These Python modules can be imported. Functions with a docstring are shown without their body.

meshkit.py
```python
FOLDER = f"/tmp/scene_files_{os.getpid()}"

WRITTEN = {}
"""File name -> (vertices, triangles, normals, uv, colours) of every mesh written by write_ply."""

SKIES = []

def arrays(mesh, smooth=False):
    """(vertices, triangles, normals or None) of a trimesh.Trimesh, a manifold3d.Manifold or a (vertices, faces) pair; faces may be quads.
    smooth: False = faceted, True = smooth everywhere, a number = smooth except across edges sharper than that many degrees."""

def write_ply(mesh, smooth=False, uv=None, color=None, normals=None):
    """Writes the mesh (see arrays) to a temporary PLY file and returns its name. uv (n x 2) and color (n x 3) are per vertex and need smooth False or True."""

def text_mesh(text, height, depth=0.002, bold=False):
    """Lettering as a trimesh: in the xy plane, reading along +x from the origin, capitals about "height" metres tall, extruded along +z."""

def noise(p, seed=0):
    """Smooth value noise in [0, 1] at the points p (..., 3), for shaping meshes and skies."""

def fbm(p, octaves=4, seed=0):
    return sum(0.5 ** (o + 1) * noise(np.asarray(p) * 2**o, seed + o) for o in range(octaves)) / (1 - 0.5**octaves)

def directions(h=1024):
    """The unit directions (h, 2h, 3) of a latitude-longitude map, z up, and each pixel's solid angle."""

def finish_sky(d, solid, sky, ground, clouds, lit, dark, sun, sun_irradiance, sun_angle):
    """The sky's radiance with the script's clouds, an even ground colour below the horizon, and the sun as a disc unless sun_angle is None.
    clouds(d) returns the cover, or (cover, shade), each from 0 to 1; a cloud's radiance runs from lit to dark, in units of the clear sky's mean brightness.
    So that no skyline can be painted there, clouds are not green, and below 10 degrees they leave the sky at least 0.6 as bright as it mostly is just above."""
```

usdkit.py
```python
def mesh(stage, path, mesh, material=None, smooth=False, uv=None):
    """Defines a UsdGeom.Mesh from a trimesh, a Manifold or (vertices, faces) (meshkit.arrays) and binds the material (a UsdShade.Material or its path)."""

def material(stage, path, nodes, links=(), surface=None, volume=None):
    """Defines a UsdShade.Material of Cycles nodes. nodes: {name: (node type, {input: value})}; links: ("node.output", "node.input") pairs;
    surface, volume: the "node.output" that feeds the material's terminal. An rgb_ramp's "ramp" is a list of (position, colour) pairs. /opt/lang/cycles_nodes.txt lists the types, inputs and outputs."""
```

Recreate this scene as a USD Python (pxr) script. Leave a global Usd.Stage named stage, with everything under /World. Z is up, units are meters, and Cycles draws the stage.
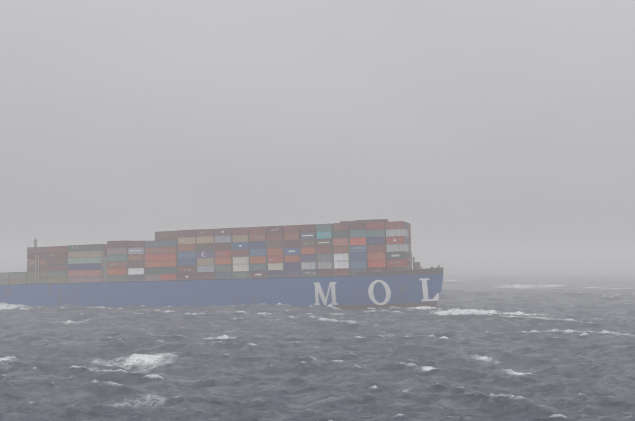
import math, numpy as np, trimesh, usdkit, meshkit
from pxr import Usd, UsdGeom, UsdLux, UsdShade, Gf, Sdf, Vt
from shapely.geometry import box as sbox, Point, Polygon
from shapely import affinity, union_all

stage = Usd.Stage.CreateInMemory()
UsdGeom.SetStageUpAxis(stage, UsdGeom.Tokens.z)
UsdGeom.SetStageMetersPerUnit(stage, 1.0)
UsdGeom.Xform.Define(stage, '/World')
UsdGeom.Scope.Define(stage, '/World/Looks')

# ------------------------------------------------------------------ camera, sky, sun, exposure
CAM_H = 17.4                                   # eye height on the deck of another ship
FPX = 726.0                                    # focal length in units of a 635 wide picture
PITCH = math.atan(51.5 / FPX)
cam = UsdGeom.Camera.Define(stage, '/World/camera')
cam.CreateHorizontalApertureAttr(36.0)
cam.CreateVerticalApertureAttr(36.0 * 679 / 1024)
cam.CreateFocalLengthAttr(36.0 * FPX / 635)
cam.CreateClippingRangeAttr(Gf.Vec2f(0.5, 20000))
cam.AddTranslateOp().Set(Gf.Vec3d(0, 0, CAM_H))
cam.AddRotateXOp().Set(90 + math.degrees(PITCH))
cam.CreateExposureAttr(-0.18)

SUN_EL, SUN_AZ = math.radians(52), math.radians(150)     # azimuth from +y (the view) towards +x
SKY_STRENGTH = 0.1
CLOUD_LO, CLOUD_HI = (4.62, 4.57, 4.72), (5.16, 5.11, 5.25)
CIE = 1.9
usdkit.material(stage, '/World/Looks/overcast_sky', {
    'sky': ('sky_texture', {'sky_type': 'single_scattering', 'sun_disc': False, 'sun_elevation': SUN_EL, 'sun_rotation': SUN_AZ,
                            'air_density': 1.0, 'aerosol_density': 3.0}),
    'tc': ('texture_coordinate', {}),
    'mp': ('mapping', {'scale': (1.0, 1.0, 2.2)}),
    'n': ('noise_texture', {'scale': 1.6, 'detail': 4.0, 'roughness': 0.5}),
    'ramp': ('rgb_ramp', {'ramp': [(0.30, CLOUD_LO), (0.70, CLOUD_HI)]}),
    'mixc': ('mix_color', {'blend_type': 'mix', 'fac': 0.97, 'use_clamp': False}),
    'xyz': ('separate_xyz', {}),
    'cie': ('map_range', {'from_min': 0.0, 'from_max': 1.0, 'to_min': 1.0, 'to_max': CIE, 'clamp': True}),   # the overcast sky grows brighter towards the zenith
    'law': ('mix_color', {'blend_type': 'multiply', 'fac': 1.0, 'use_clamp': False, 'use_clamp_result': False}),
    'bg': ('background_shader', {'strength': SKY_STRENGTH}),
}, [('tc.generated', 'mp.vector'), ('mp.vector', 'n.vector'), ('n.fac', 'ramp.fac'), ('sky.color', 'mixc.a'), ('ramp.color', 'mixc.b'),
    ('tc.generated', 'xyz.vector'), ('xyz.z', 'cie.value'), ('mixc.result', 'law.a'), ('cie.result', 'law.b'), ('law.result', 'bg.color')], surface='bg.background')
dome = UsdLux.DomeLight.Define(stage, '/World/sky')
dome.GetPrim().SetCustomDataByKey('kind', 'structure')
UsdShade.MaterialBindingAPI.Apply(dome.GetPrim()).Bind(UsdShade.Material.Get(stage, '/World/Looks/overcast_sky'))

sun = UsdLux.DistantLight.Define(stage, '/World/sun')
sun.CreateIntensityAttr(0.4)
sun.CreateAngleAttr(25.0)
sun.CreateNormalizeAttr(True)
sun.CreateColorAttr(Gf.Vec3f(1.0, 0.98, 0.95))
sdir = np.array([math.sin(SUN_AZ) * math.cos(SUN_EL), math.cos(SUN_AZ) * math.cos(SUN_EL), math.sin(SUN_EL)])
z_ = sdir; x_ = np.cross([0, 0, 1.0], z_); x_ /= np.linalg.norm(x_); y_ = np.cross(z_, x_)
sun.AddTransformOp().Set(Gf.Matrix4d(*x_, 0, *y_, 0, *z_, 0, 0, 0, 0, 1))

HAZE_DENSITY = 0.0019

# ------------------------------------------------------------------ helpers
rng = np.random.default_rng(11)
names = {}


def numbered(parent, name):
    k = names.get((parent, name), 0)
    names[(parent, name)] = k + 1
    return f'{parent}/{name}' + (f'_{k:03d}' if k else '')


def obj(name, mesh, mat, parent='/World', smooth=False, matrix=None):
    m = usdkit.mesh(stage, numbered(parent, name), mesh, mat if mat is None else '/World/Looks/' + mat, smooth)
    if matrix is not None:
        m.AddTransformOp().Set(matrix)
    return m.GetPrim()


def tag(p, label=None, category=None, group=None, kind=None):
    for k, v in (('label', label), ('category', category), ('group', group), ('kind', kind)):
        if v:
            p.SetCustomDataByKey(k, v)
    return p


def bx(x0, x1, y0, y1, z0, z1):
    m = trimesh.creation.box([x1 - x0, y1 - y0, z1 - z0])
    m.apply_translation([(x0 + x1) / 2, (y0 + y1) / 2, (z0 + z1) / 2])
    return m


def rod(a, b, r, n=8):
    return trimesh.creation.cylinder(radius=r, segment=[a, b], sections=n)


def cat(ms):
    return trimesh.util.concatenate(ms)


def ray(px, py):
    dx, dv = px - 317.5, 210.5 - py
    d = np.array([dx, FPX * math.cos(PITCH) - dv * math.sin(PITCH), FPX * math.sin(PITCH) + dv * math.cos(PITCH)])
    return d / np.linalg.norm(d)


def on_sea(px, py):
    d = ray(px, py)
    t = CAM_H / -d[2]
    return d[0] * t, d[1] * t


# ------------------------------------------------------------------ materials
def paint(name, colour, rough=0.55, dirt=0.35, rust=0.15, scale=0.6, streak=0.25):
    c = np.array(colour)
    d = np.array((0.10, 0.085, 0.07))
    usdkit.material(stage, '/World/Looks/' + name, {
        'tc': ('texture_coordinate', {}),
        'info': ('object_info', {}),
        'hs': ('hsv', {'hue': 0.5, 'saturation': 1.0, 'fac': 1.0}),
        'val': ('map_range', {'from_min': 0.0, 'from_max': 1.0, 'to_min': 0.82, 'to_max': 1.15}),
        'base': ('color', {'value': tuple(c)}),
        'mp': ('mapping', {'scale': (1.0, 1.0, streak)}),
        'n1': ('noise_texture', {'scale': scale * 2.2, 'detail': 5.0, 'roughness': 0.62}),
        'n2': ('noise_texture', {'scale': scale * 0.8, 'detail': 3.0, 'roughness': 0.6}),
        'r1': ('map_range', {'from_min': 0.42, 'from_max': 0.75, 'to_min': 0.0, 'to_max': dirt, 'clamp': True}),
        'r2': ('map_range', {'from_min': 0.60, 'from_max': 0.72, 'to_min': 0.0, 'to_max': rust, 'clamp': True}),
        'm1': ('mix_color', {'blend_type': 'mix', 'b': tuple(0.55 * c + 0.45 * d)}),
        'm2': ('mix_color', {'blend_type': 'mix', 'b': (0.13, 0.055, 0.03)}),
        'p': ('principled_bsdf', {'roughness': rough, 'specular_ior_level': 0.35}),
    }, [('info.random', 'val.value'), ('base.color', 'hs.color'), ('val.result', 'hs.value'), ('tc.object', 'mp.vector'), ('mp.vector', 'n1.vector'),
        ('mp.vector', 'n2.vector'), ('n1.fac', 'r1.value'), ('n2.fac', 'r2.value'), ('hs.color', 'm1.a'), ('r1.result', 'm1.fac'), ('m1.result', 'm2.a'),
        ('r2.result', 'm2.fac'), ('m2.result', 'p.base_color')], surface='p.BSDF')


COL = {  # container paint: albedo, words
    'maroon': ((0.16, 0.035, 0.040), 'dark maroon'), 'red': ((0.42, 0.050, 0.045), 'red'), 'dull_red': ((0.27, 0.060, 0.060), 'dull red'),
    'orange': ((0.55, 0.14, 0.045), 'orange'), 'scarlet': ((0.62, 0.095, 0.045), 'bright orange-red'), 'brown': ((0.16, 0.085, 0.065), 'brown'),
    'rust': ((0.33, 0.11, 0.055), 'rust-brown'), 'tan': ((0.46, 0.33, 0.20), 'tan'), 'cream': ((0.72, 0.68, 0.58), 'cream'), 'white': ((0.80, 0.81, 0.81), 'white'),
    'pale_grey': ((0.48, 0.50, 0.50), 'pale grey'), 'grey': ((0.24, 0.25, 0.255), 'grey'), 'grey_green': ((0.17, 0.22, 0.18), 'grey-green'),
    'pale_green': ((0.30, 0.42, 0.34), 'pale green'), 'dark_green': ((0.055, 0.11, 0.08), 'dark green'), 'teal': ((0.06, 0.42, 0.44), 'bright teal'),
    'teal_grey': ((0.12, 0.22, 0.22), 'teal-grey'), 'blue': ((0.055, 0.13, 0.34), 'blue'), 'steel_blue': ((0.10, 0.20, 0.34), 'steel blue'),
    'navy': ((0.035, 0.055, 0.18), 'navy blue'), 'slate': ((0.11, 0.14, 0.19), 'slate grey'), 'purple': ((0.15, 0.10, 0.24), 'purple-blue'),
    'mauve': ((0.30, 0.19, 0.22), 'mauve'), 'lavender': ((0.42, 0.40, 0.48), 'pale lavender-grey'), 'salmon': ((0.55, 0.20, 0.16), 'salmon red'),
    'olive': ((0.24, 0.19, 0.10), 'olive-brown'),
}
for k, (c, w) in COL.items():
    paint('container_' + k, c)
paint('hull_blue', (0.005, 0.115, 0.360), rough=0.42, dirt=0.60, rust=0.80, scale=0.42, streak=0.14)
paint('boot_red', (0.13, 0.055, 0.045), rough=0.6, dirt=0.5, rust=0.3, scale=0.2)
paint('letter_white', (0.90, 0.90, 0.90), rough=0.5, dirt=0.14, rust=0.22, scale=0.5)
paint('deck_paint', (0.16, 0.075, 0.055), rough=0.7, scale=0.3)
paint('bulwark_paint', (0.085, 0.060, 0.055), rough=0.6, dirt=0.6, rust=0.5, scale=0.35, streak=0.8)
paint('gear_grey', (0.16, 0.15, 0.15), rough=0.6)
paint('bridge_grey', (0.15, 0.155, 0.16), rough=0.6)
paint('pale_steel', (0.36, 0.35, 0.33), rough=0.55)
paint('marking_worn', (0.42, 0.40, 0.38), rough=0.6, dirt=0.6, rust=0.3, scale=1.2)
paint('marking_white', (0.80, 0.80, 0.80), rough=0.55, dirt=0.15, rust=0.0)

usdkit.material(stage, '/World/Looks/sea_water', {
    'geo': ('geometry', {}),
    'mp': ('mapping', {'scale': (0.75, 1.0, 1.0), 'rotation': (0, 0, 0.35)}),
    'n1': ('noise_texture', {'scale': 1.7, 'detail': 6.0, 'roughness': 0.62, 'distortion': 0.4}),
    'b1': ('bump', {'strength': 1.0, 'distance': 0.65}),
    'foam': ('attribute', {'attribute': 'foam'}),
    'fmp': ('mapping', {'scale': (0.8, 1.6, 1.0), 'rotation': (0, 0, 0.35)}),
    'fn': ('noise_texture', {'scale': 1.1, 'detail': 8.0, 'roughness': 0.78, 'distortion': 0.9}),
    'fs': ('math', {'math_type': 'add'}),
    'fr': ('map_range', {'range_type': 'smoothstep', 'from_min': 0.80, 'from_max': 1.20, 'to_min': 0.0, 'to_max': 1.0, 'clamp': True}),
    'cn': ('noise_texture', {'scale': 0.30, 'detail': 7.0, 'roughness': 0.70, 'distortion': 0.7}),
    'cmp': ('mapping', {'scale': (0.40, 1.5, 1.0), 'rotation': (0, 0, 0.2)}),
    'col': ('rgb_ramp', {'ramp': [(0.30, (0.036, 0.048, 0.070)), (0.50, (0.095, 0.114, 0.148)), (0.68, (0.24, 0.26, 0.29))]}),
    'w': ('principled_bsdf', {'roughness': 0.10, 'ior': 1.33, 'specular_ior_level': 0.5}),
    'f': ('principled_bsdf', {'base_color': (0.72, 0.75, 0.77), 'roughness': 0.9, 'specular_ior_level': 0.2}),
    'mix': ('mix_closure', {}),
}, [('geo.position', 'mp.vector'), ('mp.vector', 'n1.vector'), ('n1.fac', 'b1.height'), ('b1.normal', 'w.normal'), ('b1.normal', 'f.normal'),
    ('geo.position', 'fmp.vector'), ('fmp.vector', 'fn.vector'), ('foam.fac', 'fs.value1'), ('fn.fac', 'fs.value2'), ('fs.value', 'fr.value'),
    ('geo.position', 'cmp.vector'), ('cmp.vector', 'cn.vector'), ('cn.fac', 'col.fac'), ('col.color', 'w.base_color'),
    ('fr.result', 'mix.fac'), ('w.BSDF', 'mix.closure1'), ('f.BSDF', 'mix.closure2')], surface='mix.closure')
usdkit.material(stage, '/World/Looks/sea_foam', {
    'foam': ('attribute', {'attribute': 'foam'}),
    'fmp': ('mapping', {'scale': (0.9, 1.3, 1.0), 'rotation': (0, 0, 0.35)}),
    'fn': ('noise_texture', {'scale': 0.85, 'detail': 8.0, 'roughness': 0.70, 'distortion': 0.8}),
    'fs': ('math', {'math_type': 'add'}),
    'fr': ('map_range', {'from_min': 0.93, 'from_max': 1.12, 'to_min': 0.0, 'to_max': 1.0, 'clamp': True}),
    'tr': ('transparent_bsdf', {}),
    'mix': ('mix_closure', {}),
    'geo': ('geometry', {}),
    'n': ('noise_texture', {'scale': 2.2, 'detail': 6.0, 'roughness': 0.7}),
    'r': ('rgb_ramp', {'ramp': [(0.32, (0.42, 0.46, 0.49)), (0.58, (0.82, 0.84, 0.85))]}),
    'b': ('bump', {'strength': 0.8, 'distance': 0.25}),
    'p': ('principled_bsdf', {'roughness': 0.9, 'specular_ior_level': 0.2}),
}, [('geo.position', 'n.vector'), ('n.fac', 'r.fac'), ('r.color', 'p.base_color'), ('n.fac', 'b.height'), ('b.normal', 'p.normal'),
    ('geo.position', 'fmp.vector'), ('fmp.vector', 'fn.vector'), ('foam.fac', 'fs.value1'), ('fn.fac', 'fs.value2'), ('fs.value', 'fr.value'),
    ('fr.result', 'mix.fac'), ('tr.BSDF', 'mix.closure1'), ('p.BSDF', 'mix.closure2')], surface='mix.closure')
usdkit.material(stage, '/World/Looks/haze_air', {'v': ('principled_volume', {'color': (0.99, 0.99, 1.0), 'density': HAZE_DENSITY, 'anisotropy': 0.0})}, volume='v.volume')

# ------------------------------------------------------------------ the sea: one polar sheet with real waves
WIND = math.radians(248)                       # the waves run towards the camera and a little to the left
lam = np.geomspace(95.0, 1.1, 150) * rng.uniform(0.96, 1.04, 150)
kk = 2 * np.pi / lam
spread = np.interp(np.log(lam), np.log([1.0, 10, 95]), [0.85, 0.55, 0.32])
ang = WIND + rng.normal(0, 1, 150) * spread
amp = 0.00275 * lam * np.interp(np.log(lam), np.log([1.0, 3.0, 20, 60, 95]), [4.6, 4.6, 1.75, 0.95, 0.62])
pha = rng.uniform(0, 2 * np.pi, 150)
dxw, dyw = np.cos(ang), np.sin(ang)
# single steep seas seen in the photograph: place, half length, half width, height, direction of the crest line
RIDGES = []


def waves(x, y, spacing):
    z = np.zeros_like(x); ox = np.zeros_like(x); oy = np.zeros_like(x); jx = np.zeros_like(x)
    for i in range(len(lam)):
        fade = np.clip((lam[i] / spacing - 2.2) / 2.0, 0, 1)
        ph = kk[i] * (dxw[i] * x + dyw[i] * y) + pha[i]
        s, c = np.sin(ph), np.cos(ph)
        a = amp[i] * fade
        z += a * c
        q = (0.95 if lam[i] > 2.5 else 0.6) * a
        ox -= q * dxw[i] * s; oy -= q * dyw[i] * s
        jx -= q * kk[i] * c * np.interp(np.log(lam[i]), np.log([1.0, 2.5, 6, 30, 95]), [0.25, 0.45, 1.0, 1.6, 1.6])
    for (rx, ry, hl, hw, h, d) in RIDGES:
        u = (x - rx) * math.cos(d) + (y - ry) * math.sin(d)
        v = -(x - rx) * math.sin(d) + (y - ry) * math.cos(d)
        z += h * np.exp(-(u / hl) ** 2 - (v / hw) ** 2)
    return z, ox, oy, jx


half = math.radians(33)
fine = np.linspace(-half, half, 860)
coarse = np.linspace(half, 2 * np.pi - half, 70)[1:-1]
azi = np.concatenate([fine, coarse])
rad = [6.0, 12, 20, 28, 36, 44, 50]
while rad[-1] < 2400:
    r = rad[-1]
    rad.append(r * (1.0034 if r < 420 else 1.010 if r < 900 else 1.05))
rad = np.array(rad)
A, R_ = np.meshgrid(azi, rad)
GX, GY = R_ * np.sin(A), R_ * np.cos(A)
dr = np.gradient(rad)[:, None] * np.ones_like(A)
da = np.concatenate([np.full(len(fine), fine[1] - fine[0]), np.full(len(coarse), 0.08)])[None, :] * R_
spacing = np.maximum(dr * 0.8, da)
# foam: (px, py, half length, half height, tilt in px/px, strength) in the photograph's pixels, laid on the water
CAPS = [
    (144, 359.5, 29, 4.3, -0.20, 1.00, 'largest whitecap, breaking in the left foreground below the ship'),
    (235, 340, 42, 1.8, -0.03, 1.0, 'long thin whitecap below the middle of the hull, right of the largest one'),
    (134, 399, 52, 6.5, -0.03, 0.56, 'broad milky foam patch near the bottom edge, below the largest whitecap'),
    (5, 367, 15, 2.8, -0.12, 0.95, 'small whitecap at the left edge of the water'),
    (519, 372, 17, 1.4, 0.10, 0.92, 'small broken whitecap in the right foreground'),
    (430, 370, 16, 0.9, -0.05, 0.85, 'small whitecap in the foreground below the bow'),
    (546, 337, 13, 1.1, 0.12, 0.90, 'short slanting whitecap to the right of the bow, nearer than the bow wave'),
    (526, 286.5, 18, 1.0, -0.12, 0.85, 'thin distant whitecap in the haze beyond the bow'),
    (73, 321, 9, 1.5, 0.1, 0.82, 'small whitecap just below the after part of the hull'),
    (285, 333, 28, 1.3, -0.08, 0.72, 'faint foam streak trailing right of the long thin whitecap'),
    (405, 388, 12, 1.2, -0.1, 0.74, 'thin pale whitecap near the bottom edge, right of the middle'),
    (487, 357, 16, 0.8, 0.08, 0.76, 'thin whitecap left of and above the small broken one in the right foreground'),
    (600, 371, 11, 1.3, 0.2, 0.74, 'thin whitecap near the right edge of the water'),
    (388, 332, 12, 0.9, 0.0, 0.74, 'thin whitecap in the water below the letter O'),
]
caps = []
for px, py, hl, hh, tilt, st, lab in CAPS:
    cx, cy = on_sea(px, py)
    ex, ey = on_sea(px + hl, py + tilt * hl)
    L = math.hypot(ex - cx, ey - cy)
    wx, wy = on_sea(px, py + hh)
    W = max(math.hypot(wx - cx, wy - cy), 0.6)
    d = math.atan2(ey - cy, ex - cx)
    caps.append((cx, cy, L, W, d, st, lab))
    if st > 0.6 and hh > 2.5:
        RIDGES.append((cx, cy + 0.4 * W, L * 0.9, W * 0.9, min(0.40, 0.10 * W + 0.12), d))
RIDGES.append((-28, 258, 38, 9, 2.0, -0.2))
RIDGES.append((8, 256, 14, 5, 0.9, 0.05))
RIDGES.append((-120, 285, 40, 25, -1.6, -0.2))

Z, OX, OY, JX = waves(GX, GY, spacing)
SX, SY = GX + OX, GY + OY
P3 = np.stack([SX * 1.0, SY, Z], -1)
jn = -JX / np.maximum(JX.std(axis=1, keepdims=True), 0.05)           # crests that steepen, in standard deviations of the sea at that distance
foam = np.clip((jn - 2.0) * 0.30 + 0.31, -0.4, 0.66)
big = meshkit.fbm(np.stack([SX * 0.018, SY * 0.018, 0 * SX], -1), 3, seed=5)
foam = foam + (big - 0.5) * 0.75
cellular = meshkit.fbm(np.stack([SX * 0.55, SY * 0.35, Z * 0.3], -1), 4, seed=9)
NA, NR = len(azi), len(rad)


def capmask(c, x, y):
    cx, cy, L, W, d, st, lab = c
    u = ((x - cx) * math.cos(d) + (y - cy) * math.sin(d)) / L
    v = (-(x - cx) * math.sin(d) + (y - cy) * math.cos(d)) / W
    return np.clip(1.15 - np.sqrt(u * u + (v * (1 + 0.5 * u)) ** 2), 0, 1)


for c in caps:
    m = capmask(c, SX, SY)
    foam = np.maximum(foam, np.where(m > 0, 0.18 + 0.46 * c[5] * np.sqrt(m) + 0.5 * (cellular - 0.5), -1))
idx = np.arange(NR * NA).reshape(NR, NA)
a0, a1 = idx[:-1, :], np.roll(idx, -1, axis=1)[:-1, :]
b0, b1 = idx[1:, :], np.roll(idx, -1, axis=1)[1:, :]
quads = np.stack([a0, b0, b1, a1], -1).reshape(-1, 4)[:, ::-1]
centre = len(P3.reshape(-1, 3))
V = np.vstack([P3.reshape(-1, 3), [[0, 0, 0]]])
tris = np.vstack([quads[:, [0, 1, 2]], quads[:, [0, 2, 3]], np.stack([idx[0], np.full(NA, centre), np.roll(idx[0], -1)], -1)[:, ::-1]])
n0 = np.cross(V[tris[0, 1]] - V[tris[0, 0]], V[tris[0, 2]] - V[tris[0, 0]])
if n0[2] < 0:
    tris = tris[:, ::-1]
sea = obj('sea', trimesh.Trimesh(V, tris, process=False), 'sea_water', smooth=True)
tag(sea, 'rough grey sea with steep wind waves and foam streaks', 'sea', kind='structure')
UsdGeom.PrimvarsAPI(sea).CreatePrimvar('foam', Sdf.ValueTypeNames.FloatArray, 'vertex').Set(Vt.FloatArray.FromNumpy(np.append(foam.ravel(), 0).astype(np.float32)))


def foam_patch(mask, lift, name, label, category, group=None):
    """A crest of foam standing proud of the water: the cells of the sheet where mask > 0, its broken edge cut by the material."""
    keep = (mask > 0)
    q = keep[:-1, :-1] & keep[1:, :-1] & keep[1:, 1:] & keep[:-1, 1:]
    Q = np.stack([idx[:-1, :-1], idx[1:, :-1], idx[1:, 1:], idx[:-1, 1:]], -1)[q]
    used, inv = np.unique(Q, return_inverse=True)
    inv = inv.reshape(Q.shape)
    m = np.clip(mask.ravel()[used], 0, 1.2)
    v = P3.reshape(-1, 3)[used].copy()
    v[:, 2] += 0.02 + lift * np.sqrt(m) * np.clip(cellular.ravel()[used] * 2 - 0.5, 0, 1)
    f = np.vstack([inv[:, [0, 1, 2]], inv[:, [0, 2, 3]]])
    if np.cross(v[f[0, 1]] - v[f[0, 0]], v[f[0, 2]] - v[f[0, 0]])[2] < 0:
        f = f[:, ::-1]
    p = tag(obj(name, trimesh.Trimesh(v, f, process=False), 'sea_foam', smooth=True), label, category, group)
    UsdGeom.PrimvarsAPI(p).CreatePrimvar('foam', Sdf.ValueTypeNames.FloatArray, 'vertex').Set(Vt.FloatArray.FromNumpy((0.15 + 0.58 * m + 0.65 * (cellular.ravel()[used] - 0.5)).astype(np.float32)))


for c in caps:
    if c[5] < 0.6:
        continue
    m = capmask(c, SX, SY)
    foam_patch(np.where(m > 0, m * c[5], -1), 0.22 if c[3] > 2.5 else 0.08, 'whitecap', c[6], 'whitecap')

# ------------------------------------------------------------------ the ship's frame
TH, AL = math.radians(15), math.radians(1.7)
F3 = np.array([math.cos(TH) * math.cos(AL), -math.sin(TH) * math.cos(AL), math.sin(AL)])
U3 = np.array([-math.cos(TH) * math.sin(AL), math.sin(TH) * math.sin(AL), math.cos(AL)])
S3 = np.array([-math.sin(TH), -math.cos(TH), 0.0])                # starboard, towards the camera
O3 = np.array([48.5, 278.5, 0.0])                                 # the stem on the centre line


def ship_matrix(u=0, v=0, w=0):                                   # local x forward, y to port, z up
    o = O3 + u * F3 + v * S3 + w * U3
    return Gf.Matrix4d(*F3, 0, *(-S3), 0, *U3, 0, *o, 1)


def on_side(px, py, v):
    """(u, w) of the pixel's ray where it meets the upright plane v metres to starboard of the centre line."""
    d = ray(px, py)
    c = np.array([0, 0, CAM_H])
    t = (v - np.dot(c - O3, S3)) / np.dot(d, S3)
    p = c + d * t - O3
    return np.dot(p, F3), np.dot(p, U3)


def project(u, v, w):
    p = O3 + u * F3 + v * S3 + w * U3 - np.array([0, 0, CAM_H])
    y = p[1] * math.cos(PITCH) + p[2] * math.sin(PITCH)
    z = -p[1] * math.sin(PITCH) + p[2] * math.cos(PITCH)
    return 317.5 + FPX * p[0] / y, 210.5 - FPX * z / y


HB, DECK, LEN = 16.0, 13.0, 236.0


def half_breadth(d, w):
    t = np.clip(w / DECK, -0.5, 1.15)
    Le = np.interp(t, [-0.5, 0, 1, 1.15], [70, 56, 42, 40])
    p = np.interp(t, [-0.5, 0, 1, 1.15], [1.9, 2.1, 2.5, 2.55])
    g = 1 - (1 - np.clip(d / Le, 0, 1)) ** p
    g = g ** np.interp(t, [-0.5, 0, 0.6, 1, 1.15], [1.0, 0.95, 0.85, 0.70, 0.66])
    aft = np.clip((d - 190) / 45, 0, 1)
    g = g * (1 - aft ** 1.5 * np.interp(t, [-0.5, 0, 0.5, 1], [0.75, 0.5, 0.12, 0.04]))
    return HB * g


def stem(w):
    return np.interp(w, [-7, 0, 3, 7, DECK, 15], [-3.0, -3.0, -2.6, -0.9, 0.0, 0.0])


def skin(d, w, side=1):
    """A point of the hull in ship coordinates (u, y to port, w), d metres behind the stem."""
    d = np.asarray(d, float); w = np.asarray(w, float)
    return np.stack([stem(w) - d, -side * half_breadth(d, w), w], -1)


DS = np.concatenate([np.linspace(0, 1, 7) ** 2 * 3, np.linspace(3, 45, 36)[1:], np.linspace(45, 90, 20)[1:], np.linspace(90, LEN - 4, 40)[1:]])


def hull_shell(w0, w1, n, dmax=None, cap=False):
    ds = DS if dmax is None else DS[DS <= dmax]
    ws = np.linspace(w0, w1, n)
    D, W = np.meshgrid(ds, ws)
    vs, fs = [], []
    for side in (1, -1):
        v = skin(D, W, side).reshape(-1, 3)
        i = np.arange(len(v)).reshape(n, len(ds))
        q = np.stack([i[:-1, :-1], i[:-1, 1:], i[1:, 1:], i[1:, :-1]], -1).reshape(-1, 4)
        if side == 1:
            q = q[:, ::-1]
        fs.append(q + sum(len(x) for x in vs)); vs.append(v)
    if cap:                                                        # transom
        n0 = len(vs[0])
        i = np.arange(n) * len(ds) + len(ds) - 1
        fs.append(np.stack([i[:-1], i[1:], i[1:] + n0, i[:-1] + n0], -1))
    v, q = np.vstack(vs), np.vstack(fs)
    return trimesh.Trimesh(v, np.vstack([q[:, [0, 1, 2]], q[:, [0, 2, 3]]]), process=False)


ship = UsdGeom.Xform.Define(stage, numbered('/World', 'container_ship'))
ship.AddTransformOp().Set(ship_matrix())
SP = str(ship.GetPath())
tag(ship.GetPrim(), 'long blue container ship with big white letters on its bow, pitching in the rough sea', 'ship')
BOOT = 2.3
obj('hull', hull_shell(BOOT, DECK, 14, cap=True), 'hull_blue', SP, smooth=40)
obj('boot_topping', hull_shell(-6.5, BOOT, 8, cap=True), 'boot_red', SP, smooth=40)
# deck, 4 cm below the sheer
n = len(DS)
dv = np.vstack([skin(DS, np.full(n, DECK), 1), skin(DS, np.full(n, DECK), -1)]) - [0, 0, 0.04]
i = np.arange(n - 1)
dq = np.stack([i, i + 1, i + 1 + n, i + n], -1)
obj('deck', trimesh.Trimesh(dv, np.vstack([dq[:, [0, 1, 2]], dq[:, [0, 2, 3]]])[:, ::-1], process=False), 'deck_paint', SP)
# bulwark round the bow, with thickness and a rounded rail
BW = 1.6
outer = hull_shell(DECK, DECK + BW, 3, dmax=31)
inner = hull_shell(DECK, DECK + BW, 3, dmax=31)
def rise(p):
    p = p.copy(); p[:, 2] = DECK + (p[:, 2] - DECK) * (0.85 + 0.55 * np.clip(1 + p[:, 0] / 31, 0, 1) ** 2)
    return p


outer = trimesh.Trimesh(rise(outer.vertices), outer.faces, process=False)
iv = rise(inner.vertices); iv[:, 1] *= 0.985; iv[:, 0] -= 0.12
inner = trimesh.Trimesh(iv, inner.faces[:, ::-1], process=False)
bul = [outer, inner]
ds31 = DS[DS <= 31]
for side in (1, -1):
    pts = rise(skin(ds31, np.full(len(ds31), DECK + BW), side))
    for a, b in zip(pts[:-1], pts[1:]):
        bul.append(rod(a, b, 0.12, 6))
obj('bulwark', cat(bul), 'bulwark_paint', SP)


# the three slab-serif letters painted on the bow
def serif_M():
    a = [sbox(0.06, 0, 0.20, 1), sbox(0.76, 0, 0.94, 1), sbox(0, 0, 0.26, 0.085), sbox(0.68, 0, 1.0, 0.085), sbox(0, 0.915, 0.24, 1), sbox(0.76, 0.915, 1, 1),
         Polygon([(0.06, 1), (0.26, 1), (0.56, 0.12), (0.46, 0.0), (0.42, 0.0)]), Polygon([(0.80, 1), (0.72, 1), (0.42, 0.0), (0.50, 0.0)])]
    return union_all(a)


def serif_O():
    o = affinity.scale(Point(0.5, 0.5).buffer(0.5, 24), 1, 1)
    return o.difference(affinity.scale(Point(0.5, 0.5).buffer(0.5, 24), 0.54, 0.82))


def serif_L():
    return union_all([sbox(0.12, 0, 0.40, 1), sbox(0, 0.915, 0.54, 1), sbox(0, 0, 0.94, 0.09), Polygon([(0.94, 0), (1.0, 0.34), (0.92, 0.34), (0.62, 0.09), (0.62, 0)])])


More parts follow.
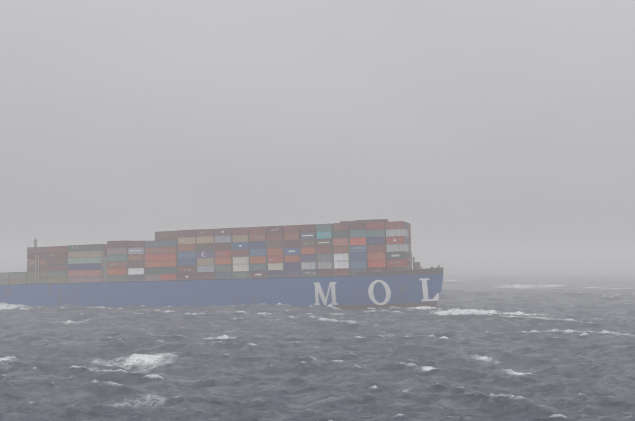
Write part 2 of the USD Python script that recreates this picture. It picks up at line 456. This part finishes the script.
LETTERS = [(serif_M, 38.3, 47.2, 2.5, 11.1), (serif_O, 18.7, 26.8, 1.9, 11.5), (serif_L, 1.9, 8.3, 2.75, 11.5)]


def letter_mesh(shape, d0, d1, w0, w1):
    v2, f = trimesh.creation.triangulate_polygon(shape(), engine='earcut')
    v3 = np.column_stack([v2[:, 0] * (d1 - d0), v2[:, 1] * (w1 - w0), np.zeros(len(v2))])
    v3, f = trimesh.remesh.subdivide_to_size(v3, f, 0.8, max_iter=12)
    w = w0 + v3[:, 1]
    d = stem(w) - (v3[:, 0] - d1)
    p = skin(d, w)
    e = 0.05
    nrm = np.cross(skin(d + e, w) - skin(d - e, w), skin(d, w + e) - skin(d, w - e))
    nrm /= np.linalg.norm(nrm, axis=1, keepdims=True)
    nrm *= np.where(nrm[:, 1:2] > 0, -1, 1)                        # outwards is to starboard, minus y
    t = trimesh.Trimesh(p + 0.05 * nrm, f, process=False)
    if (t.face_normals[:, 1] > 0).mean() > 0.5:
        t.invert()
    return t


for (fn, d0, d1, w0, w1), word in zip(LETTERS, ('M', 'O', 'L')):
    tag(obj('letter', letter_mesh(fn, d0, d1, w0, w1), 'letter_white', SP, smooth=True), f'white painted letter {word}')

# ------------------------------------------------------------------ containers
TIER, CH, CW = 2.86, 2.79, 2.44


def container(L, doors=False, CH=CH):
    """A corrugated box: corner posts, rails, folded side sheets, roof; origin at the middle of the base, length along x."""
    h, w = CH, CW
    parts = []
    for sx in (-1, 1):
        for sy in (-1, 1):
            x, y = sx * (L / 2 - 0.09), sy * (w / 2 - 0.09)
            parts.append(bx(x - 0.09, x + 0.09, y - 0.09, y + 0.09, 0, h))
    for sy in (-1, 1):
        y = sy * (w / 2 - 0.06)
        parts += [bx(-L / 2 + 0.18, L / 2 - 0.18, y - 0.055, y + 0.055, 0.02, 0.19), bx(-L / 2 + 0.18, L / 2 - 0.18, y - 0.055, y + 0.055, h - 0.14, h - 0.02)]
    for sx in (-1, 1):
        x = sx * (L / 2 - 0.06)
        parts += [bx(x - 0.055, x + 0.055, -w / 2 + 0.18, w / 2 - 0.18, 0.02, 0.19), bx(x - 0.055, x + 0.055, -w / 2 + 0.18, w / 2 - 0.18, h - 0.14, h - 0.02)]

    def fold(length, count):
        xs, ys = [], []
        p = length / count
        for k in range(count):
            for f, o in ((0.0, 0.0), (0.30, 0.0), (0.5, -0.09), (0.80, -0.09)):
                xs.append(-length / 2 + (k + f) * p); ys.append(o)
        return np.array(xs + [length / 2]), np.array(ys + [0.0])

    def sheet(a, b, z0, z1):
        v = np.vstack([np.column_stack([a, b, np.full(len(a), z0)]), np.column_stack([a, b, np.full(len(a), z1)])])
        n = len(a)
        i = np.arange(n - 1)
        q = np.stack([i, i + 1, i + 1 + n, i + n], -1)
        return v, q

    for sy in (-1, 1):
        xs, o = fold(L - 0.36, max(8, int(L * 2)))
        v, q = sheet(xs, sy * (w / 2 - 0.035 + o), 0.19, h - 0.14)
        parts.append(trimesh.Trimesh(v, np.vstack([q[:, [0, 1, 2]], q[:, [0, 2, 3]]])[:, ::(1 if sy < 0 else -1)], process=False))
    for sx in (-1, 1):
        xs, o = fold(w - 0.36, 4)
        v, q = sheet(xs, sx * (L / 2 - 0.035 + o), 0.19, h - 0.14)
        v = v[:, [1, 0, 2]]
        parts.append(trimesh.Trimesh(v, np.vstack([q[:, [0, 1, 2]], q[:, [0, 2, 3]]])[:, ::(1 if sx > 0 else -1)], process=False))
        if doors and sx > 0:
            for y in (-0.75, -0.25, 0.25, 0.75):
                parts.append(rod((L / 2 + 0.0, y, 0.1), (L / 2 + 0.0, y, h - 0.1), 0.03, 6))
    parts.append(bx(-L / 2 + 0.1, L / 2 - 0.1, -w / 2 + 0.1, w / 2 - 0.1, h - 0.10, h - 0.05))
    parts.append(bx(-L / 2 + 0.1, L / 2 - 0.1, -w / 2 + 0.1, w / 2 - 0.1, 0.08, 0.14))
    return cat(parts)


cache = {}


def container_mesh(L, doors=False, h=CH):
    key = (round(L, 2), doors, round(h, 3))
    if key not in cache:
        cache[key] = container(key[0], doors, key[2])
    return cache[key]


def marking(kind, L):
    y = -CW / 2 - 0.012
    if kind == 'bar':
        return bx(-L * 0.22, L * 0.22, y, y + 0.02, 1.0, 1.75)
    if kind == 'spot':
        return bx(-0.55, 0.45, y, y + 0.02, 1.0, 1.7)
    if kind == 'band':
        return bx(-L * 0.40, L * 0.36, y, y + 0.02, 1.15, 1.65)
    if kind.startswith('print'):
        r = np.random.default_rng(int(kind[5:]))
        x, ms = -L * 0.5 * r.uniform(0.2, 0.8), []
        for _ in range(r.integers(2, 6)):
            wd, z0 = r.uniform(0.25, 0.9), r.uniform(0.7, 1.5)
            ms.append(bx(x, x + wd, y, y + 0.02, z0, z0 + r.uniform(0.2, 0.75)))
            x += wd + r.uniform(0.1, 0.4)
        return cat(ms)
    ring = Point(0, 0).buffer(1.15, 16).difference(Point(0.5, 0).buffer(1.05, 16))     # crescent
    m = trimesh.creation.extrude_polygon(ring, 0.02, engine='earcut')
    m.apply_transform(trimesh.transformations.rotation_matrix(math.pi / 2, [1, 0, 0]))
    m.apply_translation([-0.4, y + 0.02, 1.36])
    return m


ORD = ['bottom', 'second', 'third', 'fourth', 'fifth', 'sixth', 'seventh', 'eighth']
BASE = DECK + 0.22


def put(u, v, tier, L, colour, label, mark=None, doors=False, group='containers stacked on the ship', pitch=TIER):
    m = ship_matrix(u, v, BASE + tier * pitch)
    mesh = container_mesh(L, doors, pitch - 0.07)
    if mark is None:
        p = obj('shipping_container', mesh, 'container_' + colour, matrix=m)
    else:
        x = UsdGeom.Xform.Define(stage, numbered('/World', 'shipping_container'))
        x.AddTransformOp().Set(m)
        p = x.GetPrim()
        obj('body', mesh, 'container_' + colour, str(x.GetPath()))
        obj('marking', marking(mark, L), 'marking_worn' if mark.startswith('print') else 'marking_white', str(x.GetPath()))
    tag(p, label, 'container', group)


# outer stacks from the stern to the bow: (left px, right px, side plane, colours from the deck up, where it stands)
STACKS = [
    (-14, 8, 14.9, 'grey_green grey', 'the low stack at the picture\'s left edge'),
    (9, 26, 14.9, 'olive grey_green', 'the low stack just left of the thin mast'),
    (27, 46, 14.9, 'grey_green olive brown rust maroon brown', 'the stack below the thin mast'),
    (47, 66, 14.9, 'olive grey_green maroon brown maroon dull_red', 'the maroon stack right of the thin mast'),
    (68, 101, 14.9, 'mauve salmon navy pale_green tan dark_green', 'the long stack left of the pale upright frame'),
    (107, 126.6, 14.9, 'grey_green orange rust teal_grey mauve maroon', 'the stack right of the pale upright frame'),
    (128, 143.6, 14.9, 'slate white brown rust lavender maroon', 'the narrow stack left of the big orange stack'),
    (145, 176, 14.9, 'scarlet dark_green orange scarlet rust slate', 'the big orange stack'),
    (178, 195.8, 14.9, 'maroon dull_red blue steel_blue rust tan maroon', 'first stack right of the big orange stack'),
    (197.2, 213.8, 14.9, 'maroon lavender tan purple brown tan dull_red', 'second stack right of the big orange stack'),
    (215.2, 231.4, 14.9, 'slate grey_green orange red maroon lavender brown', 'third stack right of the big orange stack'),
    (232.8, 248.6, 14.9, 'grey_green cream cream dull_red blue tan dull_red', 'the stack with the tall pair of cream containers'),
    (250, 266, 14.9, 'maroon teal_grey orange steel_blue navy rust dull_red', 'first stack right of the cream pair'),
    (267.6, 283, 14.9, 'navy cream scarlet orange brown dull_red maroon', 'the stack with cream under two orange ones'),
    (284.6, 299.6, 14.9, 'purple navy orange blue maroon rust dull_red', 'second stack left of the letter M'),
    (301.2, 315.8, 14.9, 'slate pale_grey purple orange brown slate maroon', 'first stack left of the letter M'),
    (317.4, 332, 14.9, 'maroon pale_grey grey dull_red brown teal teal_grey', 'the stack above the letter M'),
    (333.8, 348.8, 14.9, 'dull_red white white rust salmon dark_green dull_red', 'the white-pair stack right of the letter M'),
    (350.4, 365.8, 14.9, 'slate steel_blue blue steel_blue scarlet teal_grey maroon', 'the stack just left of the letter O'),
    (367.4, 384.6, 12.4, 'maroon scarlet orange dull_red navy teal_grey red', 'the stack above the letter O'),
    (386.6, 405, 9.9, 'brown red dark_green pale_grey red pale_grey dull_red', 'the foremost stack at the bow'),
]
MARKS = {(9, 3): 'crescent', (10, 6): 'spot', (11, 4): 'spot', (12, 0): 'bar', (14, 3): 'bar', (15, 5): 'band', (16, 4): 'band', (20, 2): 'bar', (8, 0): 'spot', (6, 4): 'band', (20, 4): 'spot'}
PITCHES = [2.63, 2.63, 2.60, 2.60, 2.63, 2.80, 2.74, 2.72] + [2.86] * 13
spans = []
for si, (x0, x1, v, cols, where) in enumerate(STACKS):
    py = 262.0
    ua, ub = on_side(x0, py, v)[0], on_side(x1, py, v)[0]
    pitch = PITCHES[si]
    spans.append((ua, ub, v, len(cols.split()), pitch))
    L = ub - ua - 0.12
    u = (ua + ub) / 2
    cols = cols.split()
    for t, c in enumerate(cols):
        top = 'topmost' if t == len(cols) - 1 else ORD[t] + (' up' if t else '')
        if si == 7 and t == 0:                                     # the lowest tier here is two short boxes
            l2 = L / 2 - 0.06
            put(u - L / 4 - 0.03, v - CW / 2, 0, l2, 'mauve', f'short mauve container, bottom left half of {where}', pitch=pitch)
            put(u + L / 4 + 0.03, v - CW / 2, 0, l2, 'scarlet', f'short bright orange-red container, bottom right half of {where}', pitch=pitch)
            continue
        put(u, v - CW / 2, t, L, c, f'{COL[c][1]} container, {top} in {where}', MARKS.get((si, t), f'print{si * 9 + t}' if (si * 7 + t * 5) % 4 == 1 and c not in ('white', 'cream', 'pale_grey') else None), doors=si == 20, pitch=pitch)
# the forward face of the foremost stack: the rows behind the outer one
ua, ub, v, nt, _p = spans[-1]
pool = ['dull_red', 'maroon', 'grey', 'steel_blue', 'rust', 'pale_grey', 'slate', 'brown', 'red', 'grey_green']
for r in range(1, 8):
    for t in range(7):
        c = pool[rng.integers(len(pool))] if t not in (3, 5) or r > 4 else 'pale_grey'
        top = 'topmost' if t == 6 else ORD[t] + (' up' if t else '')
        put((ua + ub) / 2, v - CW / 2 - r * 2.5, t, ub - ua - 0.12, c, f'{COL[c][1]} container end facing the bow, {top}, {ORD[r]} row from the near side', doors=True, group='container ends facing the bow')
# one tier more on rows further in, seen above the outer stacks
for si, c, rows in ((7, 'brown', (1, 2)), (17, 'maroon', (5, 6)), (18, 'brown', (4, 5)), (19, 'maroon', (3, 4))):
    ua, ub, v, nt, pitch = spans[si]
    z = nt
    if si == 7:
        ua, z = on_side(155, 262, v - 2.5)[0], 6
    for r in rows:
        put((ua + ub) / 2, v - CW / 2 - r * 2.5, z, ub - ua - 0.12, c, f'{COL[c][1]} container showing above {STACKS[si][4]}, {ORD[r]} row in', pitch=TIER if si == 7 else 2.68)
# what fills the hold of each bay behind the outer row: too closely packed to see singly
inner = []
for si, (ua, ub, v, nt, pitch) in enumerate(spans):
    if si == len(spans) - 1:
        continue
    for t in range(nt):
        for k in range(1, int(v * 2 / 2.5)):
            pk = TIER if si == 7 else 2.68 if si in (17, 18, 19) and k >= {17: 5, 18: 4, 19: 3}[si] else pitch
            z0 = BASE + t * pk
            y = -(v - CW / 2) + k * 2.5
            inner.append(bx((on_side(155, 262, v - 2.5)[0] if si == 7 else ua) + 0.06, ub - 0.06, y - CW / 2, y + CW / 2, z0, z0 + pk - 0.07))
tag(obj('inner_containers', cat(inner), 'container_maroon', matrix=ship_matrix()), 'closely packed inner rows of containers behind the outer stacks', 'containers', kind='stuff')

# ------------------------------------------------------------------ the ship's fittings
for si in range(2, len(spans) - 1):                                # lashing bridges in the gaps between bays
    a, b = spans[si][1], spans[si + 1][0]
    v = min(spans[si][2], spans[si + 1][2])
    nt = min(spans[si][3], spans[si + 1][3])
    if b - a < 0.45:
        continue
    x, w = (a + b) / 2, min(0.16, (b - a) / 2 - 0.05)
    top = BASE + (nt - 2) * TIER
    ms = []
    for k in range(0, 7):
        y = -v + 0.25 + k * 2.5
        ms.append(bx(x - w, x + w, y - 0.16, y + 0.16, DECK - 0.04, top))
    for t in range(1, nt - 1):
        ms.append(bx(x - w * 0.9, x + w * 0.9, -v + 0.42, -v + 15.5, BASE + t * TIER - 0.12, BASE + t * TIER + 0.02))
    obj('lashing_bridge', cat(ms), 'bridge_grey', SP)
# the pale upright frame beside the long stack
ua = spans[4][1] + 0.35; ub = spans[5][0] - 0.35
ms = []
for x in (ua + 0.15, (ua + ub) / 2, ub - 0.15):
    ms.append(bx(x - 0.17, x + 0.17, -14.9, -14.5, DECK - 0.04, DECK + 10.5))
for z in np.arange(1.5, 10.6, 1.5):
    ms.append(bx(ua, ub, -14.86, -14.54, DECK + z - 0.09, DECK + z + 0.09))
ms.append(bx(ua - 0.1, ub + 0.1, -14.85, -2, DECK + 10.5, DECK + 10.62))
tag(obj('access_tower', cat(ms), 'pale_steel', SP), 'pale upright frame between two stacks')
# thin mast near the stern
um, _ = on_side(35.5, 240, 8)
mast = UsdGeom.Xform.Define(stage, numbered(SP, 'mast'))
MP = str(mast.GetPath())
mtop = on_side(35.5, 236.5, 8)[1]
obj('post', trimesh.creation.cylinder(radius=0.5, segment=[(um, -8, BASE + 5 * 2.6), (um, -8, mtop - 1.2)], sections=10), 'gear_grey', MP)
obj('yard', cat([rod((um - 1.3, -8, mtop - 2.0), (um + 1.3, -8, mtop - 2.0), 0.09), rod((um, -8, mtop - 1.2), (um, -8, mtop), 0.08), bx(um - 0.6, um + 0.6, -8.3, -7.7, mtop - 3.6, mtop - 3.3)]), 'gear_grey', MP)
uw, _ = on_side(36.5, 262, 15.2)
ms = [bx(uw + k - 0.14, uw + k + 0.14, -15.35, -15.07, DECK - 0.04, DECK + 12.5) for k in (-0.4, 1.0)]
for z in np.arange(1, 12.5, 1.2):
    ms.append(bx(uw - 0.26, uw + 0.86, -15.3, -15.12, DECK + z, DECK + z + 0.14))
tag(obj('access_tower', cat(ms), 'pale_steel', SP), 'pale ladder frame standing before the stack below the mast')
# forecastle: breakwater, windlasses, bollards, foremast, anchor
obj('breakwater', cat([bx(-9.9, -9.7, -7.6, 7.6, DECK - 0.05, DECK + 4.6)] + [bx(-9.7, -8.6, y - 0.08, y + 0.08, DECK - 0.05, DECK + 1.2) for y in np.arange(-7, 7.1, 2)]), 'deck_paint', SP)
for y in (-3.4, 3.4):
    w_ = UsdGeom.Xform.Define(stage, numbered(SP, 'windlass'))
    WP = str(w_.GetPath())
    obj('drum', cat([rod((-6.4, y - 1.6, DECK + 1.05), (-6.4, y + 1.6, DECK + 1.05), 0.62, 16)] + [rod((-6.4, y + k - 0.06, DECK + 1.05), (-6.4, y + k + 0.06, DECK + 1.05), 0.98, 18) for k in (-1.6, 0, 1.6)]), 'gear_grey', WP)
    obj('frame', cat([bx(-7.3, -5.5, y - 1.9, y - 1.75, DECK - 0.05, DECK + 1.5), bx(-7.3, -5.5, y + 1.75, y + 1.9, DECK - 0.05, DECK + 1.5), bx(-7.9, -7.35, y - 0.5, y + 0.5, DECK - 0.05, DECK + 1.6)]), 'deck_paint', WP)
for (x, y) in ((-3.0, -1.6), (-3.0, 1.6), (-5.0, -4.9), (-5.0, 4.9)):
    obj('bollard', cat([rod((x + k, y, DECK - 0.05), (x + k, y, DECK + 0.75), 0.2, 10) for k in (-0.4, 0.4)] + [bx(x - 0.75, x + 0.75, y - 0.3, y + 0.3, DECK - 0.05, DECK + 0.08)]), 'gear_grey', SP)
fm = UsdGeom.Xform.Define(stage, numbered(SP, 'foremast'))
FP = str(fm.GetPath())
obj('post', trimesh.creation.cylinder(radius=0.28, segment=[(-10.6, -4.5, DECK - 0.05), (-10.6, -4.5, DECK + 5.4)], sections=10), 'gear_grey', FP)
obj('lamp_box', cat([bx(-11.1, -10.1, -5.1, -3.9, DECK + 5.4, DECK + 6.5), rod((-10.6, -4.5, DECK + 6.5), (-10.6, -4.5, DECK + 7.6), 0.07)]), 'pale_steel', FP)
for (x, y, h) in ((-1.6, 0.0, 3.3), (-4.2, -2.6, 2.7), (-4.2, 2.6, 2.7), (-7.6, -5.6, 2.9)):
    obj('vent_post', cat([trimesh.creation.cylinder(radius=0.22, segment=[(x, y, DECK - 0.05), (x, y, DECK + h - 0.3)], sections=10), trimesh.creation.cone(radius=0.48, height=0.45, sections=12, transform=trimesh.transformations.translation_matrix([x, y, DECK + h - 0.35]))]), 'bulwark_paint', SP)
obj('fairlead', cat([bx(-2.6, -1.7, -1.2, 1.2, DECK - 0.05, DECK + 0.9)] + [rod((-2.15, y, DECK + 0.85), (-2.15, y, DECK + 2.55), 0.24, 10) for y in (-0.7, 0.7)]), 'deck_paint', SP)
# anchor in its hawse on the starboard bow
d, w = 13.6, 8.4
p = skin(d, w)
obj('anchor', cat([rod(p + [0, -0.25, 1.2], p + [0, -0.2, -1.0], 0.18, 8), rod(p + [-0.9, -0.25, -0.8], p + [0.9, -0.25, -0.8], 0.2, 8), rod(p + [-0.85, -0.3, -0.8], p + [-0.6, -0.35, 0.3], 0.16, 8), rod(p + [0.85, -0.3, -0.8], p + [0.6, -0.35, 0.3], 0.16, 8)]), 'gear_grey', SP)
# side rail along the main deck
ms = []
dd = np.arange(33, 230, 3.0)
pts = skin(dd, np.full(len(dd), DECK), 1) + [0, 0.12, 0]
for q in pts:
    ms.append(rod(q, q + [0, 0, 1.1], 0.04, 5))
for z in (0.55, 1.1):
    ms.append(rod(pts[0] + [0, 0, z], pts[-1] + [0, 0, z], 0.035, 5))
obj('railing', cat(ms), 'pale_steel', SP)

# ------------------------------------------------------------------ white water at the bow and the stern
def patch(px0, py0, px1, py1, hh, st, lift, name, label, category):
    ax, ay = on_sea(px0, py0); bx_, by_ = on_sea(px1, py1)
    cx, cy = (ax + bx_) / 2, (ay + by_) / 2
    L, d = math.hypot(bx_ - ax, by_ - ay) / 2, math.atan2(by_ - ay, bx_ - ax)
    _, wy = on_sea((px0 + px1) / 2, (py0 + py1) / 2 + hh)
    c = (cx, cy, L, max(abs(cy - wy), 1.0), d, st, label)
    m = capmask(c, SX, SY)
    foam_patch(np.where(m > 0, m * st, -1), lift, name, label, category)


patch(434, 311, 504, 316.5, 3.0, 1.35, 0.9, 'bow_wave', 'bright white line of foam thrown out ahead of the bow', 'foam')
patch(494, 316, 552, 313, 2.0, 1.15, 0.6, 'bow_wave', 'thin white foam crest continuing right of the bow wave', 'foam')
patch(404, 309.5, 442, 311, 1.6, 1.15, 0.5, 'hull_wash', 'low white wash under the letter L along the waterline', 'foam')
patch(318, 306, 352, 308, 1.3, 1.0, 0.4, 'hull_wash', 'thin white wash along the waterline under the letter M', 'foam')
patch(-12, 302, 9, 309, 4.0, 0.9, 0.9, 'stern_wash', 'white wash against the hull at the left edge', 'foam')

# ------------------------------------------------------------------ the air
top = O3[2] + 40
tag(obj('haze', bx(-2600, 2600, -2600, 2600, float(V[:, 2].min()) - 1.0, 36.0), 'haze_air'), 'grey rain haze over the sea', 'haze', kind='stuff')
